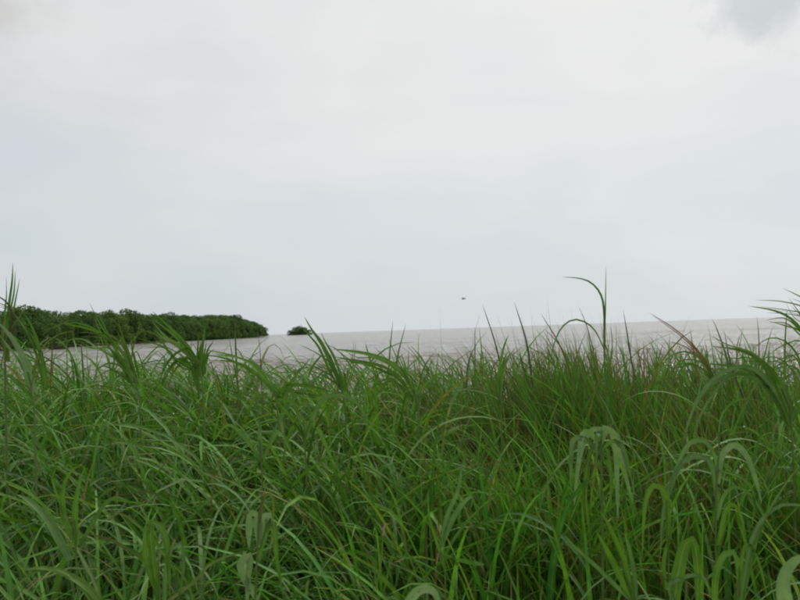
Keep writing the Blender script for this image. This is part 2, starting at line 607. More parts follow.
def boat():
    d = 208.0
    o = thing('boat', 'small dark boat lying low against the foot of the mangroves', 'boat',
              ((57.5 - 400) / FPX * d - 1.2 * 0, d, WATER_Z))
    o.rotation_euler = (0, 0, rad(25))
    st = [(-2.4, .15, .55, .0), (-1.6, .55, .42, -.2), (0, .75, .36, -.25), (1.6, .72, .4, -.22), (2.3, .6, .48, -.15)]
    V, F = [], []
    for (x, w, top, bot) in st:
        V += [(x, -w, top + .25), (x, -w * .75, bot), (x, w * .75, bot), (x, w, top + .25),
              (x, w * .9, top + .25), (x, w * .68, bot + .1), (x, -w * .68, bot + .1), (x, -w * .9, top + .25)]
    for i in range(len(st) - 1):
        for j in range(8):
            a, b = i * 8 + j, i * 8 + (j + 1) % 8
            F.append((a, b, b + 8, a + 8))
    V, F = np.array(V), np.array(F)
    n = len(st) - 1
    F = np.vstack([F, [[0, 1, 2, 3], [n * 8 + 3, n * 8 + 2, n * 8 + 1, n * 8]]])
    link('hull', np_mesh('hull', V, F, M_WOOD, smooth=False), o)
    for x in (-.9, .9):
        bm = bmesh.new()
        bmesh.ops.create_cube(bm, size=1, matrix=Matrix.Translation((x, 0, .5)) @ Matrix.Diagonal((.22, 1.3, .05, 1)))
        link_o = bm_obj('seat', bm, M_WOOD, o)
    # low arched awning on four posts
    arc = [(math.sin(a) * .72, 1.45 + math.cos(a) * .42) for a in np.linspace(-1.35, 1.35, 9)]
    V = [(x, yy, z + dz) for dz in (0, .04) for x in (-.7, 1.3) for (yy, z) in arc]
    k = len(arc)
    F = []
    for i in range(k - 1):
        F += [(i, i + 1, k + i + 1, k + i), (2 * k + k + i, 2 * k + k + i + 1, 2 * k + i + 1, 2 * k + i)]
    for i in range(k - 1):
        F += [(i + 1, i, 2 * k + i, 2 * k + i + 1), (k + i, k + i + 1, 3 * k + i + 1, 3 * k + i)]
    link('awning', np_mesh('awning', np.array(V, float), np.array(F), M_CANVAS), o)
    for x in (-.65, 1.25):
        for yy in (-.68, .68):
            v, f = tube([(x, yy, .5), (x, yy, 1.56)], [.03, .03], 6)
            link('post', np_mesh('post', v, f, M_WOOD), o)


boat()


def bird():
    d = 110.0
    p = EYE + pixdir(463.2, 299) * d
    o_rot = Euler((rad(8), rad(-12), rad(25)))
    bm = bmesh.new()
    # one loft body (x forward), wings joined at the shoulders in the same mesh
    prof = [(-.30, .012, .0, .06), (-.2, .03, .0, .035), (-.1, .055, 0, .05), (.02, .075, 0, .07), (.12, .065, .005, .062), (.19, .038, .02, .036),
            (.235, .042, .035, .04), (.275, .03, .035, .028), (.30, .01, .028, .009), (.345, .003, .022, .003)]
    rings = []
    for (x, w, zc, h) in prof:
        if x < -.25:
            w, h = .06, .008
        rings.append([bm.verts.new((x, w * math.cos(a), zc + h * math.sin(a))) for a in np.linspace(0, math.tau, 10, endpoint=False)])
    for a, b in zip(rings, rings[1:]):
        for j in range(10):
            bm.faces.new((a[j], a[(j + 1) % 10], b[(j + 1) % 10], b[j]))
    bm.faces.new(rings[0][::-1])
    bm.faces.new(rings[-1])
    for s in (-1, 1):
        ws = [(.05, .03, .15, -.06), (.24, .15, .19, -.03), (.42, .13, .14, -.03), (.60, .06, .04, -.05), (.68, .02, -.04, -.07)]
        up, lo = [], []
        for (yy, zz, fx, bx) in ws:
            up.append([bm.verts.new((fx, s * yy, zz + .008)), bm.verts.new((bx, s * yy, zz + .004))])
            lo.append([bm.verts.new((fx, s * yy, zz - .008)), bm.verts.new((bx, s * yy, zz - .002))])
        for i in range(4):
            fs = [(up[i][0], up[i][1], up[i + 1][1], up[i + 1][0]), (lo[i][1], lo[i][0], lo[i + 1][0], lo[i + 1][1]),
                  (up[i][0], up[i + 1][0], lo[i + 1][0], lo[i][0]), (up[i][1], lo[i][1], lo[i + 1][1], up[i + 1][1])]
            for f in fs:
                bm.faces.new(f)
        bm.faces.new((up[4][0], up[4][1], lo[4][1], lo[4][0]))
    bmesh.ops.recalc_face_normals(bm, faces=bm.faces)
    o = bm_obj('bird', bm, M_BIRD, None, True, label='small dark bird flying low over the water with wings raised', category='bird')
    o.location = p
    o.rotation_euler = o_rot


bird()


# ------------------------------------------------------------------ grass blades (vectorised ribbons)
def blades(root, az, tilt, bend, power, length, width, twist0, twist1, tint, fold=None, fold_at=None, segs=8, across=1, vee=0.25, daz=None, waver=0.0, tipfix=0.0):
    N = len(root)
    s = np.linspace(0, 1, segs + 1)[None, :]
    th = tilt[:, None] + bend[:, None] * s ** power[:, None]
    if fold is not None:
        th = th + fold[:, None] / (1 + np.exp(-(s - fold_at[:, None]) / 0.035))
    th = np.clip(th, -3.0, 3.0)
    th = th + waver * rng.normal(size=(N, segs + 1)) * 0.5
    ph = az[:, None] + (daz[:, None] if daz is not None else 0) * s
    T = np.stack([np.sin(th) * np.cos(ph), np.sin(th) * np.sin(ph), np.cos(th)], -1)
    step = (length[:, None] / segs)[..., None] * T
    P = np.zeros((N, segs + 1, 3))
    P[:, 1:] = np.cumsum((step[:, :-1] + step[:, 1:]) / 2, 1)
    P += root[:, None, :]
    side = np.stack([-np.sin(ph), np.cos(ph), np.zeros_like(ph)], -1)
    nrm = np.cross(T, side)
    tw = twist0[:, None] + twist1[:, None] * s
    c, sn = np.cos(tw)[..., None], np.sin(tw)[..., None]
    side2 = side * c + nrm * sn
    nrm2 = np.cross(T, side2)
    prof = (0.55 + 0.45 * np.clip(s / 0.25, 0, 1)) * np.clip(1 - np.clip(s, 0, 1) ** 2.4, 0, 1) ** 0.8
    w = (width[:, None] * prof)[..., None] * 0.5
    if across == 1:
        cols = [P - side2 * w, P + side2 * w]
        us = [0.0, 1.0]
    else:
        cols = [P - side2 * w, P - nrm2 * w * vee * 1.0, P + side2 * w]
        us = [0.0, 0.5, 1.0]
    k = len(cols)
    V = np.stack(cols, 2)                                     # N, seg+1, k, 3
    idx = np.arange(N * (segs + 1) * k).reshape(N, segs + 1, k)
    F = np.stack([idx[:, :-1, :-1], idx[:, :-1, 1:], idx[:, 1:, 1:], idx[:, 1:, :-1]], -1).reshape(-1, 4)
    rnd = rng.uniform(0, 1, N)
    bp = np.zeros((N, segs + 1, k, 3))
    bp[..., 0] = np.array(us)[None, None, :]
    bp[..., 1] = s[..., None]
    bp[..., 2] = rnd[:, None, None] + tipfix
    tn = np.ones((N, segs + 1, k, 4))
    tn[..., :3] = tint[:, None, None, :]
    return V.reshape(-1, 3), F, bp.reshape(-1, 3), tn.reshape(-1, 4), P


def grass_object(name, packs, mat, **props):
    Vs, Fs, Bs, Ts, k = [], [], [], [], 0
    for V, F, B, T in packs:
        Vs.append(V)
        Fs.append(F + k)
        Bs.append(B)
        Ts.append(T)
        k += len(V)
    me = np_mesh(name, np.vstack(Vs), np.vstack(Fs), mat, True,
                 {'bp': ('FLOAT_VECTOR', np.vstack(Bs)), 'tint': ('FLOAT_COLOR', np.vstack(Ts))})
    return link(name, me, None, **props)


def canopy(x, yy):
    """height of the top of the grass above world zero"""
    b = np.interp(yy, [0.5, 1.0, 1.5, 2.2, 3.2, 4.2, 5.5], [0.66, 0.86, 1.01, 1.145, 1.262, 1.295, 1.17])
    q = x / np.maximum(yy, 0.8)                                # bearing
    left = sstep(-q, 0.12, 0.45)
    b = b + 0.065 * left * sstep(yy, 1.6, 3.0) + 0.06 * fbm2(x * 3.1, yy * 3.1, 8, 3)
    clump = np.exp(-((x - 0.78) / 0.28) ** 2 - ((yy - 3.1) / 0.5) ** 2)
    return b + 0.09 * clump


CLEAR = [(600, 1.62), (259, 1.3), (158, 1.32), (74, 1.45), (104, 1.15), (720, 1.5), (667, 1.42), (686, 1.12), (738, 1.15),
         (445, 1.5), (383, 1.3), (620, 1.35), (304, 1.95), (260, 1.8), (782, 1.85), (690, 1.85), (800, .85), (412, 1.05)]


def clearing(x, yy):
    '''grass is shorter on the near side of the plants that stand out'''
    k = np.ones_like(x)
    for px, d in CLEAR:
        q = (px - 400) / FPX
        m = (yy < d + 0.02) & (np.abs(x - q * yy) < 0.075 * yy)
        k = np.where(m, 0.84, k)
    return k


def scatter(n, y0, y1, extra=0.7, slope=0.58):
    yy = rng.uniform(y0, y1, n * 3)
    half = slope * yy + extra
    keep = rng.uniform(0, 1, n * 3) < half / (slope * y1 + extra)
    yy = yy[keep][:n]
    x = rng.uniform(-1, 1, len(yy)) * (slope * yy + extra)
    return x, yy


def tints(n, base, var, hue=0.15):
    base = np.asarray(base)
    t = base[None, :] * np.exp(rng.normal(0, var, (n, 1)))
    h = rng.normal(0, hue, n)
    t[:, 0] *= np.exp(h)
    t[:, 2] *= np.exp(-0.6 * h)
    return np.clip(t, 0.003, (0.24, 0.29, 0.2))


leaf_anchor = []
# --- broad-leaved tillers
ux, uy = scatter(330, 0.5, 4.35)
NU = len(ux)
NT = 3900
tus = rng.integers(0, NU, NT)
spread = rng.uniform(.03, .10, NU)
ofx, ofy = rng.normal(0, 1, NT) * spread[tus], rng.normal(0, 1, NT) * spread[tus]
tx, ty = ux[tus] + ofx, uy[tus] + ofy
tuf_az = math.pi + 1.3 * fbm2(ux * 2.2, uy * 2.2, 21, 2) * 2.2 + rng.normal(0, .5, NU)     # each tussock sweeps its own way
tuf_h = np.exp(rng.normal(0, .035, NU))
tuf_tint = np.exp(rng.normal(0, 0.20, (NU, 1))) * np.exp(rng.normal(0, 1, (NU, 1)) * np.array([[0.14, 0.0, 0.18]]))
tuf_tint = np.clip(tuf_tint, .6, 1.3)
topz = canopy(tx, ty) * np.exp(rng.normal(0, 0.042, NT)) * clearing(tx, ty) * tuf_h[tus]
gz = ground_z(tx, ty)
laz = np.arctan2(np.sin(tuf_az[tus]) * .8 + ofy / .07, np.cos(tuf_az[tus]) * .8 + ofx / .07)
lean = np.abs(rng.normal(0, 0.20, NT))
H = np.clip(topz - gz - 0.17 - 0.17 * sstep(tx / ty, -0.15, 0.2) - 0.04 * sstep(ty, 2.4, 3.4), 0.3, None)
lx = np.cos(laz) * np.tan(lean) * H * .8 - H * rng.uniform(-0.02, 0.12, NT)
ly = np.sin(laz) * np.tan(lean) * H * .8
packs = []
stemV = []
for lvl in range(9):
    f = 0.40 + 0.60 * (lvl + rng.uniform(-0.3, 0.3, NT)) / 8
    f = np.clip(f, 0.2, 1.0)
    root = np.stack([tx + lx * f ** 1.5, ty + ly * f ** 1.5, gz + H * f], 1)
    top = (lvl == 8)
    az = laz * 0 + rng.uniform(0, math.tau, NT)
    # wind from the right: more leaves fall towards -x
    az = np.where(rng.uniform(0, 1, NT) < 0.84, laz + rng.normal(0, 0.38, NT), az)
    L = rng.uniform(0.32, 0.66, NT) * (0.8 if top else 1.0)
    wd = rng.uniform(0.0065, 0.0155, NT)
    tilt = rng.uniform(0.1, 0.65, NT) * (0.5 if top else 1)
    bend = rng.uniform(0.6, 2.5, NT) * (0.55 if top else 1)
    powr = rng.uniform(1.0, 2.4, NT)
    lf = sstep(-tx / ty, -0.25, 0.15)                         # the left half droops more, the right stands
    bend = bend * (0.42 + 0.85 * lf)
    L = L * (1.15 + 0.10 * lf)
    tilt = tilt * (0.55 + 0.55 * lf)
    fold = np.where(rng.uniform(0, 1, NT) < 0.07 + 0.12 * lf, rng.uniform(0.8, 1.7, NT), 0.0)
    tn = tints(NT, (0.084, 0.212, 0.023), 0.30, 0.12) * tuf_tint[tus]
    blue = rng.uniform(0, 1, NT) < 0.18
    tn[blue] *= np.array([1.05, 1.0, 1.9])
    yel = rng.uniform(0, 1, NT) < 0.05 + 0.10 * (1 - f)
    tn[yel] = tints(NT, (0.16, 0.17, 0.035), 0.2)[yel]
    cap = canopy(tx, ty) + 0.07 + rng.exponential(.04, NT)
    rise = L * np.cos(np.minimum(tilt, 1.3)) * np.clip(1.0 - .30 * bend, .3, 1)       # how far the leaf climbs above its root
    over = np.clip(root[:, 2] + rise - cap, 0, None)
    f2 = np.clip(f - over / H, 0.12, 1.0)                                               # too tall: it leaves the stem lower down
    root = np.stack([tx + lx * f2 ** 1.5, ty + ly * f2 ** 1.5, gz + H * f2], 1)
    out = blades(root, az, tilt, bend, powr, L, wd, rng.normal(0, .3, NT), rng.normal(0, .7, NT), tn,
                 fold, rng.uniform(.3, .75, NT), segs=9, across=2, vee=0.35, daz=rng.normal(0, .3, NT))
    packs.append(out[:4])
    leaf_anchor.append(out[4][:, 2:7].reshape(-1, 3))
# --- paler arching leaves, in loose groups: bottom right, bottom left and centre left
def arches(n, xc, yc, sx, sy, zoff):
    x = rng.normal(xc, sx, n)
    yy = np.clip(rng.normal(yc, sy, n), 0.95, 3.0)
    g = ground_z(x, yy)
    zt = canopy(x, yy) * clearing(x, yy) + zoff + rng.normal(0, .04, n)
    dirn = rng.uniform(0, math.tau, n)
    for k in range(5):
        f = zt - g - 0.05 * k - rng.uniform(0, .02, n) - 0.12
        root = np.stack([x, yy, g + f], 1)
        az = dirn + k * math.pi + rng.normal(0, .45, n)
        tn = tints(n, (0.125, 0.235, 0.065), .16, .1)
        o = blades(root, az, rng.uniform(.05, .35, n), rng.uniform(2.0, 2.9, n), rng.uniform(.9, 1.4, n), rng.uniform(.3, .46, n),
                   rng.uniform(.007, .0115, n), rng.normal(0, .25, n), rng.normal(0, .4, n), tn, segs=12, across=2, vee=.3, daz=rng.normal(0, .3, n))
        packs.append(o[:4])
        leaf_anchor.append(o[4][:, 3:9].reshape(-1, 3))


# slender leaves of the front fringe that sweep up to the left
N = 620
x = rng.uniform(-2.6, 1.0, N)
yy = rng.uniform(1.9, 3.8, N)
g = ground_z(x, yy)
L = rng.uniform(.4, .72, N)
tl = rng.uniform(.15, .8, N)
ztip = canopy(x, yy) + rng.uniform(.02, .16, N)
az = np.where(rng.uniform(0, 1, N) < .8, math.pi + rng.normal(0, .5, N), rng.uniform(0, math.tau, N))
bd = rng.uniform(.15, 1.2, N)
o = blades(np.stack([x, yy, ztip - L * np.cos(tl) * np.clip(1 - .3 * bd, .5, 1)], 1), az, tl, bd, rng.uniform(1.3, 2.6, N), L,
           rng.uniform(.004, .0095, N), rng.normal(0, .4, N), rng.normal(0, .6, N), tints(N, (0.100, 0.215, 0.020), .22, .14), segs=10, across=2, vee=.35, daz=rng.normal(0, .3, N))
packs.append(o[:4])
arches(30, 0.78, 1.55, .22, .28, .10)
arches(12, 0.95, 2.1, .2, .2, .10)
arches(26, -0.65, 1.55, .25, .25, .08)
arches(18, -0.25, 1.9, .25, .25, .08)
arches(10, -0.15, 2.5, .2, .25, .06)
grass_object('broad_leaved_grass', packs, M_LEAF, kind='stuff',
             label='mass of tall wet broad-leaved green grass filling the foreground', category='grass')

# --- culms of those tillers
s = np.linspace(0, 1, 6)
V = np.zeros((NT, 6, 3, 3))
th = np.array([0, 2.09, 4.19])
cen = np.stack([tx[:, None] + lx[:, None] * s ** 1.5, ty[:, None] + ly[:, None] * s ** 1.5, gz[:, None] + H[:, None] * s], -1)
rr = (0.0026 - 0.0012 * s)
V = cen[:, :, None, :] + rr[None, :, None, None] * np.stack([np.cos(th), np.sin(th), th * 0], -1)[None, None]
idx = np.arange(NT * 18).reshape(NT, 6, 3)
F = np.concatenate([np.stack([idx[:, :-1, j], idx[:, :-1, (j + 1) % 3], idx[:, 1:, (j + 1) % 3], idx[:, 1:, j]], -1).reshape(-1, 4) for j in range(3)])
link('grass_stems', np_mesh('grass_stems', V.reshape(-1, 3), F, M_STEM), kind='stuff',
     label='green and brown stems among the tall grass', category='grass')

# --- upright narrow blades between them
packs = []
nx_, ny_ = scatter(14000, 0.6, 4.4)
N = len(nx_)
q = nx_ / ny_
tz = canopy(nx_, ny_) * np.exp(rng.normal(0, .045, N)) * clearing(nx_, ny_) - 0.07
g = ground_z(nx_, ny_)
L = np.clip((tz - g) * rng.uniform(0.55, 1.05, N), 0.3, None)
rootz = g + np.clip((tz - g) - L, 0, None) * rng.uniform(0.3, 1.0, N)
az = np.where(rng.uniform(0, 1, N) < 0.5, math.pi + rng.normal(0, 0.8, N), rng.uniform(0, math.tau, N))
tn = tints(N, (0.076, 0.198, 0.022), 0.34, 0.18)
k = rng.uniform(0, 1, N) < 0.10
tn[k] = tints(N, (0.13, 0.12, 0.035), .25)[k]
out = blades(np.stack([nx_, ny_, rootz], 1), az, rng.uniform(0.0, 0.22, N), rng.uniform(0.1, 1.3, N) * (1 - .55 * sstep(q, -.1, .2)), rng.uniform(1.3, 3, N), L * 1.08,
             rng.uniform(0.0035, 0.009, N), rng.uniform(-1.2, 1.2, N), rng.normal(0, .8, N), tn, segs=8, across=1, daz=rng.normal(0, .3, N))
packs.append(out[:4])
leaf_anchor.append(out[4][:, 4:8].reshape(-1, 3))
grass_object('narrow_grass', packs, M_FINE, kind='stuff', label='upright narrow green blades growing through the tall grass', category='grass')

# --- fine sedge at the back and right, green with reddish tips
packs = []


def sedge(n, x0, x1, y0, y1, ztop, zvar, red, wmin=0.0022, wmax=0.0048, leanx=-0.05):
    x = rng.uniform(x0, x1, n)
    yy = rng.uniform(y0, y1, n)
    # tufts
    cx = rng.integers(0, max(3, n // 14), n)
    tcx = rng.uniform(x0, x1, max(3, n // 14))
    tcy = rng.uniform(y0, y1, max(3, n // 14))
    m = rng.uniform(0, 1, n) < 0.7
    x = np.where(m, tcx[cx] + rng.normal(0, .035, n), x)
    yy = np.where(m, tcy[cx] + rng.normal(0, .035, n), yy)
    g = ground_z(x, yy)
    zt = ztop + rng.normal(0, zvar, n) - 0.04 * np.abs(rng.normal(0, 1, n)) * 2
    L = np.clip(zt - g, 0.5, 1.9)
    az = np.where(rng.uniform(0, 1, n) < .6, math.pi + rng.normal(0, .6, n), rng.uniform(0, math.tau, n))
    tn = tints(n, (0.078, 0.198, 0.022), .3, .18)
    r = rng.uniform(0, 1, n)
    tn[r < red] = tints(n, (0.14, 0.085, 0.042), .28)[r < red]
    k2 = (r > red) & (r < red + .10)
    tn[k2] = tints(n, (0.11, 0.10, 0.045), .25)[k2]
    o = blades(np.stack([x, yy, g], 1), az, np.abs(rng.normal(0, .09, n)), np.abs(rng.normal(0, .4, n)), rng.uniform(1.5, 3.5, n), L,
               rng.uniform(wmin, wmax, n), rng.uniform(-1.5, 1.5, n), rng.normal(0, .8, n), tn, segs=8, across=1, daz=rng.normal(0, .25, n), tipfix=0.04)
    packs.append(o[:4])


sedge(1000, -0.1, 3.2, 2.9, 4.6, 1.35, .065, .12)
sedge(1500, 0.9, 3.6, 2.4, 4.3, 1.33, .06, .12)
sedge(520, 0.56, 0.92, 2.75, 3.2, 1.56, .06, .10, .004, .0085)
sedge(360, 0.55, 0.95, 2.65, 3.2, 1.45, .06, .08, .004, .008)
sedge(300, 0.1, 2.2, 2.9, 4.0, 1.51, .06, .4)
sedge(1500, -3.6, -0.1, 3.0, 5.0, 1.40, .06, .2)
sedge(1100, 0.3, 2.6, 1.6, 2.9, 1.10, .07, .30)
sedge(110, -3.6, 3.6, 3.0, 5.2, 1.50, .06, .3)
grass_object('fine_sedge', packs, M_FINE, kind='stuff', label='fine upright sedge with reddish brown tips behind the broad-leaved grass', category='grass')

# --- dead leaves and straw inside the stand
packs = []
x, yy = scatter(1700, 0.7, 4.2)
N = len(x)
c = canopy(x, yy)
z = c * rng.uniform(0.45, 0.97, N)
tn = tints(N, (0.19, 0.135, 0.05), .35, .12)
k = rng.uniform(0, 1, N) < .3
tn[k] = tints(N, (0.17, 0.09, 0.04), .3)[k]
out = blades(np.stack([x, yy, z], 1), rng.uniform(0, math.tau, N), rng.uniform(0.0, 1.9, N) ** 1.6 / 1.4, rng.normal(.3, .6, N), rng.uniform(.8, 2, N),
             rng.uniform(.08, .36, N), rng.uniform(.002, .008, N), rng.uniform(-1.5, 1.5, N), rng.normal(0, 2.5, N), tn, segs=6, across=1, daz=rng.normal(0, .8, N), waver=.12)
packs.append(out[:4])
N = 1250                                                     # upright rusty leaves in the right half
x = rng.uniform(0.05, 2.2, N)
yy = rng.uniform(1.25, 3.9, N)
z = canopy(x, yy) * clearing(x, yy) - rng.uniform(.10, .42, N)
tn = tints(N, (0.20, 0.095, 0.035), .3, .15)
out = blades(np.stack([x, yy, z], 1), rng.uniform(0, math.tau, N), np.abs(rng.normal(0, .28, N)), rng.normal(.1, .5, N), rng.uniform(.8, 2, N),
             rng.uniform(.12, .34, N), rng.uniform(.002, .0055, N), rng.uniform(-1.5, 1.5, N), rng.normal(0, 1.2, N), tn, segs=6, across=1, daz=rng.normal(0, .5, N), waver=.06)
packs.append(out[:4])
grass_object('dry_straw', packs, M_STRAW, kind='stuff', label='dead orange and straw coloured leaves caught in the grass', category='grass')

# --- dew
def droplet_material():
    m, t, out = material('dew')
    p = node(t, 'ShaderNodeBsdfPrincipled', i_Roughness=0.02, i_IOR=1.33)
    p.inputs['Base Color'].default_value = (1, 1, 1, 1)  # milky white base: the bright glint of the drops is painted into the colour
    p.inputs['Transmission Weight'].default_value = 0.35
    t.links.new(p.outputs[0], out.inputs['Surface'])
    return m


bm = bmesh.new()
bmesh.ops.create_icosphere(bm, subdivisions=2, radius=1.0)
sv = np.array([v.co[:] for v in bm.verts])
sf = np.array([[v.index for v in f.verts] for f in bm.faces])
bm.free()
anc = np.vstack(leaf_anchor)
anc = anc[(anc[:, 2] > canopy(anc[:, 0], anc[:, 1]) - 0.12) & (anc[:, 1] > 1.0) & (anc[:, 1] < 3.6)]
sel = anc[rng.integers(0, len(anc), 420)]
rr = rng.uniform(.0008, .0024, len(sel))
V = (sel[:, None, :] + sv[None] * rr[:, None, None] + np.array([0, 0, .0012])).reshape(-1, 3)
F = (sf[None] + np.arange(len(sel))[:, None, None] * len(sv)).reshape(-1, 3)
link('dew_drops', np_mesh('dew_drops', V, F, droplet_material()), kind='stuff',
     label='tiny water drops with white painted glints on the wet grass', category='water drops')

# ------------------------------------------------------------------ single plants that stand out of the mass
GREEN, DEEP, BLUE, PALE, YEL, RED, DARK = ((0.095, 0.205, 0.022), (0.075, 0.170, 0.018), (0.105, 0.205, 0.058), (0.185, 0.300, 0.125),
                                          (0.12, 0.17, 0.035), (0.17, 0.075, 0.04), (0.055, 0.06, 0.035))


def P3(px, py, d):
    return np.array(EYE + pixdir(px, py) * d)


def ribbon(name, parent, org, pts, d, wpx, tint, tipfix=0.0, n=16, tw=None, base_w=0.6):
    """pts: base -> tip as (px, py[, depth offset]) at distance d"""
    Q = [P3(p[0], p[1], d + (p[2] if len(p) > 2 else 0.0)) for p in pts]
    C3 = catmull(Q, n)
    T = np.gradient(C3, axis=0)
    T /= np.linalg.norm(T, axis=1)[:, None]
    view = C3 - np.array(EYE)
    view /= np.linalg.norm(view, axis=1)[:, None]
    side = np.cross(T, view)
    ln = np.linalg.norm(side, axis=1)[:, None]
    side /= np.maximum(ln, 1e-4)
    for i in range(1, n):
        if np.dot(side[i], side[i - 1]) < 0:
            side[i] *= -1
    nr = np.cross(T, side)
    a0 = rng.uniform(-.6, .6) if tw is None else tw
    a = a0 + rng.uniform(-.8, .8) * np.linspace(0, 1, n) + .12 * np.sin(np.linspace(0, rng.uniform(5, 11), n) + rng.uniform(0, 6))
    side = side * np.cos(a)[:, None] + nr * np.sin(a)[:, None]
    nr = np.cross(T, side)
    s = np.linspace(0, 1, n)
    prof = (base_w + (1 - base_w) * np.clip(s / .3, 0, 1)) * np.clip(1 - s ** 2.6, 0, 1) ** .8
    w = (wpx * d / FPX * .5) * (prof * (1 + .07 * np.cumsum(rng.normal(0, .5, n)).clip(-1.5, 1.5)))[:, None]
    V = np.stack([C3 - side * w, C3 - side * w * .5 - nr * w * .12, C3 - nr * w * .32, C3 + side * w * .5 - nr * w * .12, C3 + side * w], 1)
    idx = np.arange(n * 5).reshape(n, 5)
    F = np.stack([idx[:-1, :-1], idx[:-1, 1:], idx[1:, 1:], idx[1:, :-1]], -1).reshape(-1, 4)
    bp = np.zeros((n, 5, 3))
    bp[..., 0] = np.array([0, .25, .5, .75, 1])[None]
    bp[..., 1] = s[:, None]
    bp[..., 2] = rng.uniform(0, .7) + tipfix
    tn = np.ones((n, 5, 4))
    tn[..., :3] = np.asarray(tint) * rng.uniform(.88, 1.14)
    me = np_mesh(name, V.reshape(-1, 3) - np.array(org), F, M_LEAF, True, {'bp': ('FLOAT_VECTOR', bp.reshape(-1, 3)), 'tint': ('FLOAT_COLOR', tn.reshape(-1, 4))})
    return link(name, me, parent)


def plant(label, group, stem, d, stem_px, leaves, name='grass_plant', cat='grass plant'):
    """stem: pixel points top -> down at distance d; it runs on to the ground. leaves: (points, width px, tint)"""
    low = P3(stem[-1][0], stem[-1][1], d)
    bx = low[0] + 0.12 * (low[0] - P3(*stem[0][:2], d)[0]) + rng.uniform(-.03, .03)
    by = low[1] + rng.uniform(-.02, .06)
    gzv = float(ground_z(bx, by))
    t = thing(name, label, cat, (bx, by, gzv), group)
    org = (bx, by, gzv)
    Q = [P3(p[0], p[1], d) for p in stem][::-1]
    mid = np.array([(bx + low[0]) / 2 * 1.0, (by + low[1]) / 2, (gzv + low[2]) / 2])
    pts = catmull([np.array(org) - (0, 0, .02), mid] + Q, 18)
    r1 = stem_px * d / FPX * .32
    v, f = tube(pts - np.array(org), np.linspace(r1 * 1.4, r1 * .6, 18), 7)
    link('stem', np_mesh('stem', v, f, M_STEM), t)
    slim = 0.58 if group == TG else 0.76
    for lf in leaves:
        ribbon('leaf', t, org, lf[0], d, lf[1] * slim, lf[2], *lf[3:])
    if group == TG and not label.startswith('tallest'):                                          # thinner leaves of the same plant beside the main ones
        for lf in leaves * 3:
            k, sg = rng.uniform(.7, 1.0), rng.normal(0, 1)
            b = lf[0][0]
            pts = [(b[0] + (p[0] - b[0]) * k + sg * (2 + 5 * i / len(lf[0])), b[1] + (p[1] - b[1]) * k * rng.uniform(.9, 1.05) + 3 + rng.normal(0, 1.5),
                    rng.normal(0, .01) + .02) for i, p in enumerate(lf[0])]
            ribbon('leaf', t, org, pts, d, min(lf[1] * .42, 3.2), lf[2], .1)
    return t


TG = 'tall grass plants rising above the stand'
plant('tallest plant, one leaf hooked over left above the horizon and one spike pointing up', TG,
      [(604, 306), (604, 345), (606, 395)], 2.5, 3.2,
      [([(605, 350), (604, 310), (600, 293), (590, 282), (577, 278), (561, 277)], 4.6, DEEP),
       ([(605, 330), (605.5, 300), (606, 265)], 2.6, BLUE),
       ([(605, 352, .02), (596, 332, .03), (585, 322, .04), (572, 320, .05), (560, 330, .05), (552, 352, .04), (549, 375, .03)], 3.0, DEEP),
       ([(606, 372), (612, 350), (611, 325, .02)], 2.5, GREEN)])
plant('broad spearhead blade pointing up-left, just right of the small islet', TG,
      [(341, 384), (345, 400)], 2.35, 4.0,
      [([(342, 388), (333, 368), (322, 344), (312, 330), (304, 316)], 9.5, GREEN, 0, 16, .15),
       ([(342, 388), (334, 367), (318, 354), (298, 344)], 3.2, DEEP),
       ([(340, 388), (331, 376), (312, 366), (287, 359)], 2.6, DEEP),
       ([(344, 390), (352, 360), (354, 338)], 2.4, GREEN)])
plant('plant whose single wide leaf reaches left across the water, left of centre', TG,
      [(412, 380), (418, 410)], 2.3, 4.0,
      [([(415, 396), (404, 374), (387, 361), (368, 354), (350, 351), (333, 349)], 9.0, GREEN, 0, 16, .2),
       ([(415, 395), (398, 360), (388, 338)], 3.0, DEEP),
       ([(414, 398), (390, 372), (372, 378), (352, 392)], 3.4, DEEP),
       ([(414, 398), (436, 375), (455, 381), (470, 400)], 4.0, GREEN)])
plant('plant with a long thin leaf sloping down from the left below the wooded point', TG,
      [(275, 392), (278, 415)], 2.3, 4.0,
      [([(282, 396), (264, 377), (248, 362), (226, 354), (196, 348)], 6.5, GREEN, 0, 16, .3),
       ([(278, 396), (292, 380), (304, 366), (311, 357)], 4.0, GREEN),
       ([(276, 396), (286, 386), (310, 386), (338, 394)], 6.0, DEEP)])
plant('plant with leaves slanting up-left and a rusty tipped spike before the treeline', TG,
      [(134, 372), (140, 400)], 2.2, 4.0,
      [([(138, 384), (124, 362), (110, 340), (100, 324), (89, 302)], 6.0, GREEN),
       ([(136, 378), (128, 352), (122, 335), (118, 318)], 6.0, DEEP, .35),
       ([(138, 380), (122, 352), (104, 335), (86, 328), (60, 323)], 7.0, GREEN),
       ([(136, 378), (118, 340), (92, 333), (75, 333)], 3.0, YEL),
       ([(138, 384), (120, 366), (106, 364), (96, 372)], 4.0, DEEP)])
plant('plant with long straight leaves slanting left across the right half of treeline', TG,
      [(199, 360), (203, 395)], 2.2, 4.0,
      [([(200, 364), (184, 342), (168, 326), (152, 311)], 7.0, GREEN),
       ([(198, 364), (178, 347), (158, 336), (135, 327)], 3.0, YEL, .3),
       ([(200, 370), (172, 356), (160, 338), (146, 331), (126, 337)], 4.5, GREEN),
       ([(201, 372), (202, 350), (206, 322)], 6.0, DEEP),
       ([(203, 372), (207, 352), (214, 340)], 4.0, DEEP),
       ([(200, 390), (192, 352), (178, 352), (166, 365), (158, 386)], 6.0, DEEP)])
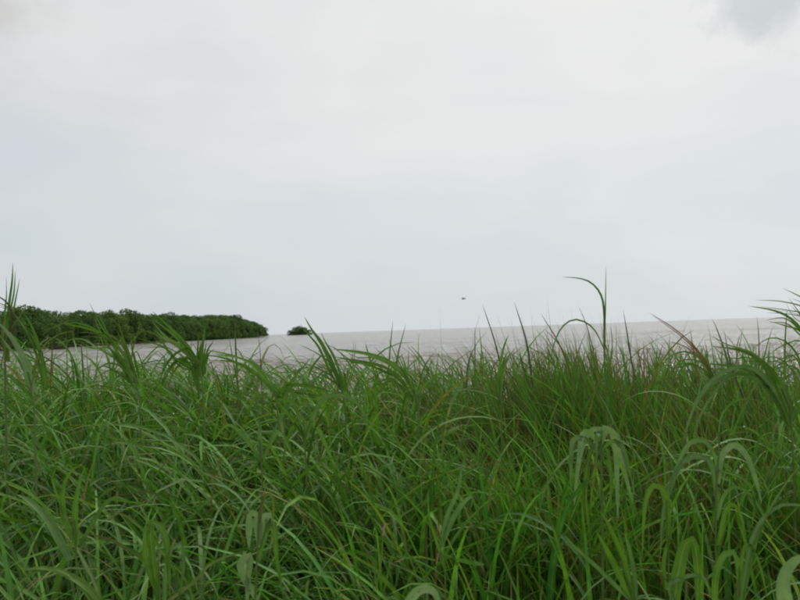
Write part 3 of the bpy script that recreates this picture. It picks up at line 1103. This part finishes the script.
plant('vertical pointed spike at the left edge rising over the treeline', TG,
      [(7, 330), (5, 372)], 1.9, 5.0,
      [([(6, 335), (9, 305), (12, 282), (13, 262)], 5.0, GREEN, 0, 16, .2),
       ([(7, 345), (12, 315), (4, 300), (-12, 293)], 4.0, DARK),
       ([(6, 360), (3, 330), (10, 310), (17, 305)], 8.0, YEL, .2)])
plant('plant with wide pale leaf leaning up-left in front of the vertical spike', TG,
      [(28, 372), (34, 400)], 1.85, 5.0,
      [([(34, 392), (24, 360), (12, 338), (-6, 318)], 12.0, PALE, 0, 16, .1),
       ([(46, 388), (40, 352), (28, 320), (15, 303)], 6.5, DEEP),
       ([(30, 392), (40, 352), (56, 336), (76, 330)], 3.0, YEL)])
plant('plant arching from the right edge with three narrow leaves pointing left above the horizon', TG,
      [(818, 350), (822, 400)], 1.9, 4.5,
      [([(820, 365), (806, 336), (790, 318), (772, 310), (748, 306)], 5.0, GREEN),
       ([(822, 350), (808, 312), (785, 302), (754, 300)], 3.2, DEEP),
       ([(822, 340), (812, 305), (797, 295), (782, 288)], 3.0, DEEP),
       ([(820, 345), (806, 322), (796, 308), (788, 297)], 2.4, DEEP)])
plant('big plant on the right whose wide leaf bundle bends over left', TG,
      [(782, 388), (792, 430)], 1.85, 5.0,
      [([(792, 420), (778, 385), (762, 362), (742, 351), (708, 346)], 11.0, DEEP, 0, 16, .2),
       ([(790, 425), (770, 372), (752, 353), (728, 345), (708, 334)], 5.0, GREEN),
       ([(792, 425), (775, 390), (752, 368), (725, 371), (700, 395), (688, 425), (684, 450)], 9.0, BLUE, 0, 18, .2),
       ([(792, 418), (802, 372), (790, 345), (770, 338), (748, 352)], 4.0, GREEN),
       ([(792, 418), (812, 380), (804, 342), (778, 348), (755, 368)], 5.0, GREEN)])
plant('plant with a brown tinged leaf leaning left over the water, right of the tallest plant', TG,
      [(712, 368), (722, 400)], 2.3, 3.5,
      [([(718, 384), (700, 353), (676, 330), (648, 312)], 3.2, RED, .2),
       ([(718, 388), (706, 365), (688, 352), (668, 358), (654, 382)], 4.0, DEEP),
       ([(716, 384), (706, 360), (706, 350)], 5.0, GREEN)])
plant('pale grey-green plant whose wide leaves all fold over and hang straight down', None,
      [(600, 432), (602, 500)], 1.6, 6.0,
      [([(600, 440), (601, 430), (594, 429), (584, 441), (578, 468), (574, 508)], 9.0, PALE, 0, 18, .1),
       ([(600, 446, -.02), (590, 433, -.04), (583, 434, -.05), (579, 452, -.06), (577, 482, -.06)], 7.5, PALE, 0, 18, -.3),
       ([(599, 450, -.03), (586, 440, -.05), (574, 439, -.06), (571, 458, -.07), (571, 492, -.06)], 7.5, BLUE, 0, 18, .2),
       ([(600, 440), (604, 427), (611, 431), (616, 450), (617, 480), (618, 522)], 9.0, PALE, 0, 18, -.1),
       ([(601, 444, -.02), (607, 431, -.04), (615, 434, -.05), (621, 452, -.06), (626, 475, -.06), (633, 505, -.05)], 7.5, PALE, 0, 18, .2),
       ([(602, 450, -.03), (612, 441, -.05), (622, 447, -.06), (629, 470, -.06), (636, 498, -.05)], 6.0, BLUE, 0, 18, .3),
       ([(600, 446, -.01), (600, 434, -.05), (597, 436, -.07), (596, 452, -.07), (597, 470, -.07)], 7.0, BLUE, 0, 16, .3),
       ([(600, 460), (594, 446), (588, 462), (583, 500), (582, 525)], 6.0, DEEP),
       ([(600, 458), (606, 448), (611, 476), (610, 515)], 6.0, DEEP),
       ([(600, 468), (597, 456), (592, 490), (590, 515)], 5.0, GREEN),
       ([(601, 500), (586, 478), (588, 520), (592, 540)], 5.0, GREEN)])
plant('pale jointed plant at bottom left with folded hanging leaves and a dry tip', None,
      [(259, 512), (257, 560), (255, 600)], 1.3, 5.0,
      [([(260, 545), (257, 520), (252, 514), (249, 528), (249, 550)], 13.0, PALE, 0, 16, .1),
       ([(259, 548), (263, 520), (269, 516), (266, 530), (261, 545)], 12.0, PALE, 0, 16, .1),
       ([(258, 540), (262, 505), (267, 494), (273, 500), (273, 530)], 5.0, YEL, .2),
       ([(259, 522), (263, 498), (267, 480)], 3.0, (0.22, .18, .09), .4),
       ([(258, 560), (272, 520), (277, 560), (284, 600)], 7.0, GREEN),
       ([(257, 600), (243, 575), (241, 562), (250, 556), (248, 580), (246, 615)], 10.0, PALE)])
plant('low arching green plant with two tall looped leaves at the bottom left', None,
      [(158, 560), (160, 600)], 1.32, 5.0,
      [([(160, 600), (146, 560), (146, 535), (153, 525), (158, 530)], 8.0, GREEN),
       ([(158, 600), (150, 530), (158, 524), (167, 545), (170, 600)], 11.0, GREEN, 0, 16, .1),
       ([(164, 610), (166, 570), (172, 548), (182, 546), (183, 575), (176, 605)], 9.0, BLUE),
       ([(162, 606), (196, 580), (208, 566), (228, 556), (246, 552)], 6.0, YEL)])
plant('green plant with two parallel upright leaves bent over on top, bottom left', None,
      [(74, 520), (78, 600)], 1.45, 5.0,
      [([(72, 540), (63, 512), (64, 485), (74, 468), (84, 467)], 8.0, GREEN, 0, 16, .1),
       ([(76, 545), (75, 510), (80, 480), (86, 466)], 8.0, GREEN, 0, 16, .1),
       ([(70, 560), (48, 520), (28, 500), (15, 494)], 13.0, BLUE, 0, 16, .1),
       ([(76, 540), (52, 478), (66, 466), (82, 466), (100, 480)], 3.5, GREEN),
       ([(80, 545), (104, 505), (118, 498), (126, 502), (110, 520)], 8.0, BLUE)])
plant('wide bright leaf arching to the left across the bottom left corner', None,
      [(104, 600), (106, 640)], 1.15, 6.0,
      [([(106, 612), (88, 588), (66, 574), (44, 568), (20, 570)], 11.0, GREEN, 0, 16, .15),
       ([(104, 618), (70, 575), (40, 570), (12, 590), (0, 610)], 6.0, GREEN)])
plant('plant with leaves arching both sides of its stem, right of the hanging grey-green plant', None,
      [(720, 432), (717, 480), (716, 560)], 1.5, 4.5,
      [([(717, 500), (712, 466), (700, 456), (680, 465), (664, 510), (660, 560)], 8.0, BLUE, 0, 18, .2),
       ([(717, 478), (716, 460), (706, 442), (690, 443), (675, 470), (668, 500)], 6.0, BLUE),
       ([(718, 484), (722, 456), (734, 445), (746, 455), (756, 480), (762, 505)], 8.5, PALE, 0, 18, .2),
       ([(717, 520), (724, 495), (736, 487), (752, 496), (766, 520), (780, 540)], 6.5, BLUE),
       ([(718, 545), (726, 510), (734, 505), (742, 520), (748, 560)], 8.0, GREEN),
       ([(719, 470), (742, 478), (754, 496), (752, 530)], 5.0, DEEP),
       ([(718, 440), (722, 415), (738, 400), (765, 402), (785, 415)], 4.0, BLUE)])
plant('plant with one narrow looped leaf left of the arching plant, its top rounded', None,
      [(667, 500), (668, 560)], 1.42, 4.5,
      [([(668, 545), (668, 505), (662, 488), (653, 486), (645, 505), (642, 560)], 8.0, GREEN, 0, 18, .1),
       ([(667, 590), (664, 560), (674, 520), (672, 510)], 6.0, GREEN)])
plant('large folded leaf standing at the bottom edge near the right corner', None,
      [(686, 580), (686, 620)], 1.12, 6.0,
      [([(672, 625), (678, 575), (686, 543), (692, 540), (697, 560), (698, 620)], 17.0, GREEN, 0, 18, .1),
       ([(684, 622), (670, 590), (676, 580), (702, 576), (712, 600)], 6.0, BLUE)])
plant('narrow arched plant right of the folded leaf, a thin leaf running to the edge', None,
      [(738, 580), (736, 620)], 1.15, 5.0,
      [([(714, 625), (716, 575), (726, 553), (736, 556), (739, 590), (738, 625)], 9.0, GREEN, 0, 18, .1),
       ([(738, 622), (752, 540), (775, 508), (800, 505), (830, 512)], 6.0, BLUE),
       ([(738, 622), (760, 530), (790, 478), (812, 455)], 5.0, GREEN),
       ([(738, 600), (745, 545), (758, 560), (768, 600)], 6.0, GREEN)])
plant('soft blurred pale leaf rising into the bottom right corner, nearest of all', None,
      [(800, 618), (802, 660)], .85, 8.0,
      [([(800, 640), (786, 606), (784, 578), (796, 560), (815, 556)], 20.0, PALE, 0, 16, .1),
       ([(802, 640), (815, 590), (830, 575)], 12.0, PALE)])
plant('pale rounded leaf arching over at the bottom edge, just right of centre', None,
      [(412, 612), (412, 650)], 1.05, 7.0,
      [([(404, 640), (408, 606), (420, 590), (434, 592), (442, 612)], 15.0, PALE, 0, 16, .1),
       ([(412, 640), (398, 604), (392, 597), (384, 600)], 10.0, BLUE, 0, 16, .1)])
plant('green plant with a leaf folded into a sharp angle, low in the centre', None,
      [(445, 560), (446, 600)], 1.5, 4.5,
      [([(441, 560), (446, 520), (458, 490), (462, 465), (468, 458)], 7.0, BLUE),
       ([(441, 546), (452, 520), (466, 500), (473, 497), (470, 510)], 8.0, BLUE, 0, 16, .1),
       ([(446, 570), (430, 520), (428, 490)], 5.0, GREEN),
       ([(484, 565, .05), (460, 560, .03), (438, 552)], 6.5, BLUE)])
plant('thin stalk ending in a hooked straw coloured tip, low in the grass left of centre', None,
      [(383, 530), (378, 560), (372, 600)], 1.3, 2.0,
      [([(383, 536), (385, 525), (390, 524)], 4.0, (.30, .22, .14), .3), ([(376, 590), (381, 560), (383, 532)], 3.0, YEL, .2)])
plant('plant with long leaves fanning up-left in the lower centre-right', None,
      [(620, 560), (632, 600)], 1.35, 4.5,
      [([(632, 602), (612, 560), (596, 530)], 9.0, GREEN), ([(634, 602), (624, 560), (606, 520), (592, 505)], 8.0, GREEN),
       ([(632, 602), (600, 570), (576, 548), (562, 532)], 6.0, BLUE), ([(636, 602), (634, 570), (624, 530)], 7.0, BLUE)])
plant('tuft of drooping leaves arching both ways below the small islet', None,
      [(304, 422), (306, 470)], 1.95, 4.0,
      [([(304, 440), (298, 425), (292, 428), (285, 450), (283, 475)], 6.0, GREEN),
       ([(304, 440), (310, 422), (320, 432), (332, 460), (345, 480)], 6.0, GREEN),
       ([(304, 438), (294, 405), (278, 400), (258, 412)], 5.0, DEEP),
       ([(305, 438), (322, 400), (345, 396), (362, 410), (372, 440)], 6.0, BLUE),
       ([(304, 438), (283, 408), (262, 395), (242, 393)], 5.0, DEEP)])
plant('plant with a blunt leaf standing straight up left of the drooping tuft', None,
      [(260, 440), (262, 480)], 1.8, 3.5,
      [([(262, 462), (260, 440), (259, 417)], 7.0, BLUE, 0, 12, .1), ([(262, 462), (246, 440), (228, 425), (210, 445)], 5.0, GREEN),
       ([(262, 462), (278, 432), (290, 450), (300, 480)], 6.0, GREEN)])
plant('upright pointed leaf in the centre standing on the waterline edge of the grass', TG,
      [(500, 380), (501, 410)], 2.3, 4.0,
      [([(500, 404), (498, 380), (503, 350), (509, 334)], 7.0, GREEN, 0, 14, .1), ([(500, 404), (490, 370), (481, 348)], 3.0, DEEP)])

# single thin reeds against the water and the sky
RG = 'thin reeds standing above the grass'
reeds = [
    ([(506, 402), (497, 350), (482, 303)], 2.2, DARK, 'thin dark reed leaning left, its tip under the bird'),
    ([(534, 400), (527, 345), (514, 301)], 2.6, DARK, 'darkest thin reed in the centre, second one right of the bird'),
    ([(578, 400), (562, 350), (540, 312)], 2.2, RED, 'thin reddish reed leaning left, just left of the hooked leaf loop'),
    ([(568, 405), (558, 360), (542, 328)], 2.2, YEL, 'short yellowish reed left of the tall hooked plant'),
    ([(600, 380), (588, 330), (578, 305)], 2.0, RED, 'thin reed whose tip stands on the horizon left of the tall hooked plant'),
    ([(634, 380), (629, 345), (623, 309)], 2.2, DARK, 'thin dark reed right of the tall hooked plant, tip over the horizon'),
    ([(476, 400), (475, 365), (475, 325)], 2.2, DEEP, 'straight vertical green reed left of centre reaching the horizon'),
    ([(490, 400), (483, 360), (479, 326)], 2.4, GREEN, 'green reed beside the straight vertical reed, curving left'),
    ([(468, 402), (462, 375), (457, 352)], 2.4, YEL, 'short leaning green reed under the bird'),
    ([(466, 400), (468, 365), (476, 345), (488, 330)], 2.0, DARK, 'thin reed bowed to the right, left of the vertical pair'),
    ([(394, 396), (397, 360), (406, 323)], 2.4, DEEP, 'thin reed leaning right with its tip at the horizon, centre-left'),
    ([(387, 396), (390, 350), (393, 320)], 2.0, DEEP, 'thin reed crossing its leaning neighbour at centre-left'),
    ([(382, 392), (372, 366), (365, 342)], 3.6, GREEN, 'stout green reed left of the crossing pair'),
    ([(238, 395), (236, 355), (235, 322)], 2.6, DEEP, 'vertical green reed before the last trees of the wooded point'),
    ([(240, 395), (233, 360), (229, 336)], 2.2, DEEP, 'short reed touching the vertical reed before the wooded point'),
    ([(262, 395), (260, 350), (257, 330)], 1.8, DARK, 'faint thin reed between the wooded point and the islet'),
    ([(67, 395), (67, 360), (66, 328)], 2.4, DEEP, 'thin vertical reed right of the small boat'),
    ([(84, 392), (83, 370), (81, 340)], 3.0, DEEP, 'dark green reed in front of the left shoreline'),
    ([(50, 392), (52, 345), (46, 335)], 2.0, RED, 'thin brown reed at the left shoreline, left of the boat'),
    ([(744, 400), (731, 365), (724, 330)], 2.6, DARK, 'dark thick tipped reed in front of the wide bundle on the right'),
    ([(758, 400), (759, 345), (757, 316)], 2.0, DARK, 'thin reed at right whose tip touches the horizon'),
    ([(784, 400), (785, 345), (787, 308)], 2.6, DEEP, 'tall vertical reed nearest the right edge, tip over the horizon'),
    ([(700, 395), (695, 360), (690, 328)], 2.0, RED, 'thin reddish reed right of the brown tinged leaf'),
    ([(690, 398), (680, 365), (664, 340)], 2.0, DEEP, 'thin green reed leaning left under the brown tinged leaf'),
    ([(648, 392), (640, 362), (636, 335)], 2.0, RED, 'reddish reed in the gap right of the tall hooked plant'),
    ([(436, 396), (424, 362), (410, 345)], 2.2, DEEP, 'thin reed leaning left in the centre, tip at mid water'),
    ([(418, 392), (424, 368), (434, 352)], 2.2, DEEP, 'thin reed leaning right in the centre, tip at mid water'),
    ([(548, 398), (541, 372), (536, 352)], 2.4, GREEN, 'short green reed right of the darkest reed'),
]
for pts, w, tn, lab in reeds:
    d = rng.uniform(2.7, 3.3)
    base = P3(*pts[0], d)
    bx, by = base[0] + rng.uniform(-.01, .05), base[1] + .02
    gzv = float(ground_z(bx, by))
    t = thing('reed', lab, 'reed', (bx, by, gzv), RG)
    org = (bx, by, gzv)
    # lower stem to the ground and the blade as one part each
    pp = catmull([np.array([bx, by, gzv - .02]), (np.array([bx, by, gzv]) + base) / 2, base], 8)
    v, f = tube(pp - np.array(org), np.linspace(.002, w * d / FPX * .3, 8), 6)
    link('stem', np_mesh('stem', v, f, M_STEM), t)
    ribbon('blade', t, org, pts, d, w * .78, tn, .3, 14)

print('tris', sum(len(o.data.polygons) * 2 for o in C.objects if o.type == 'MESH'))
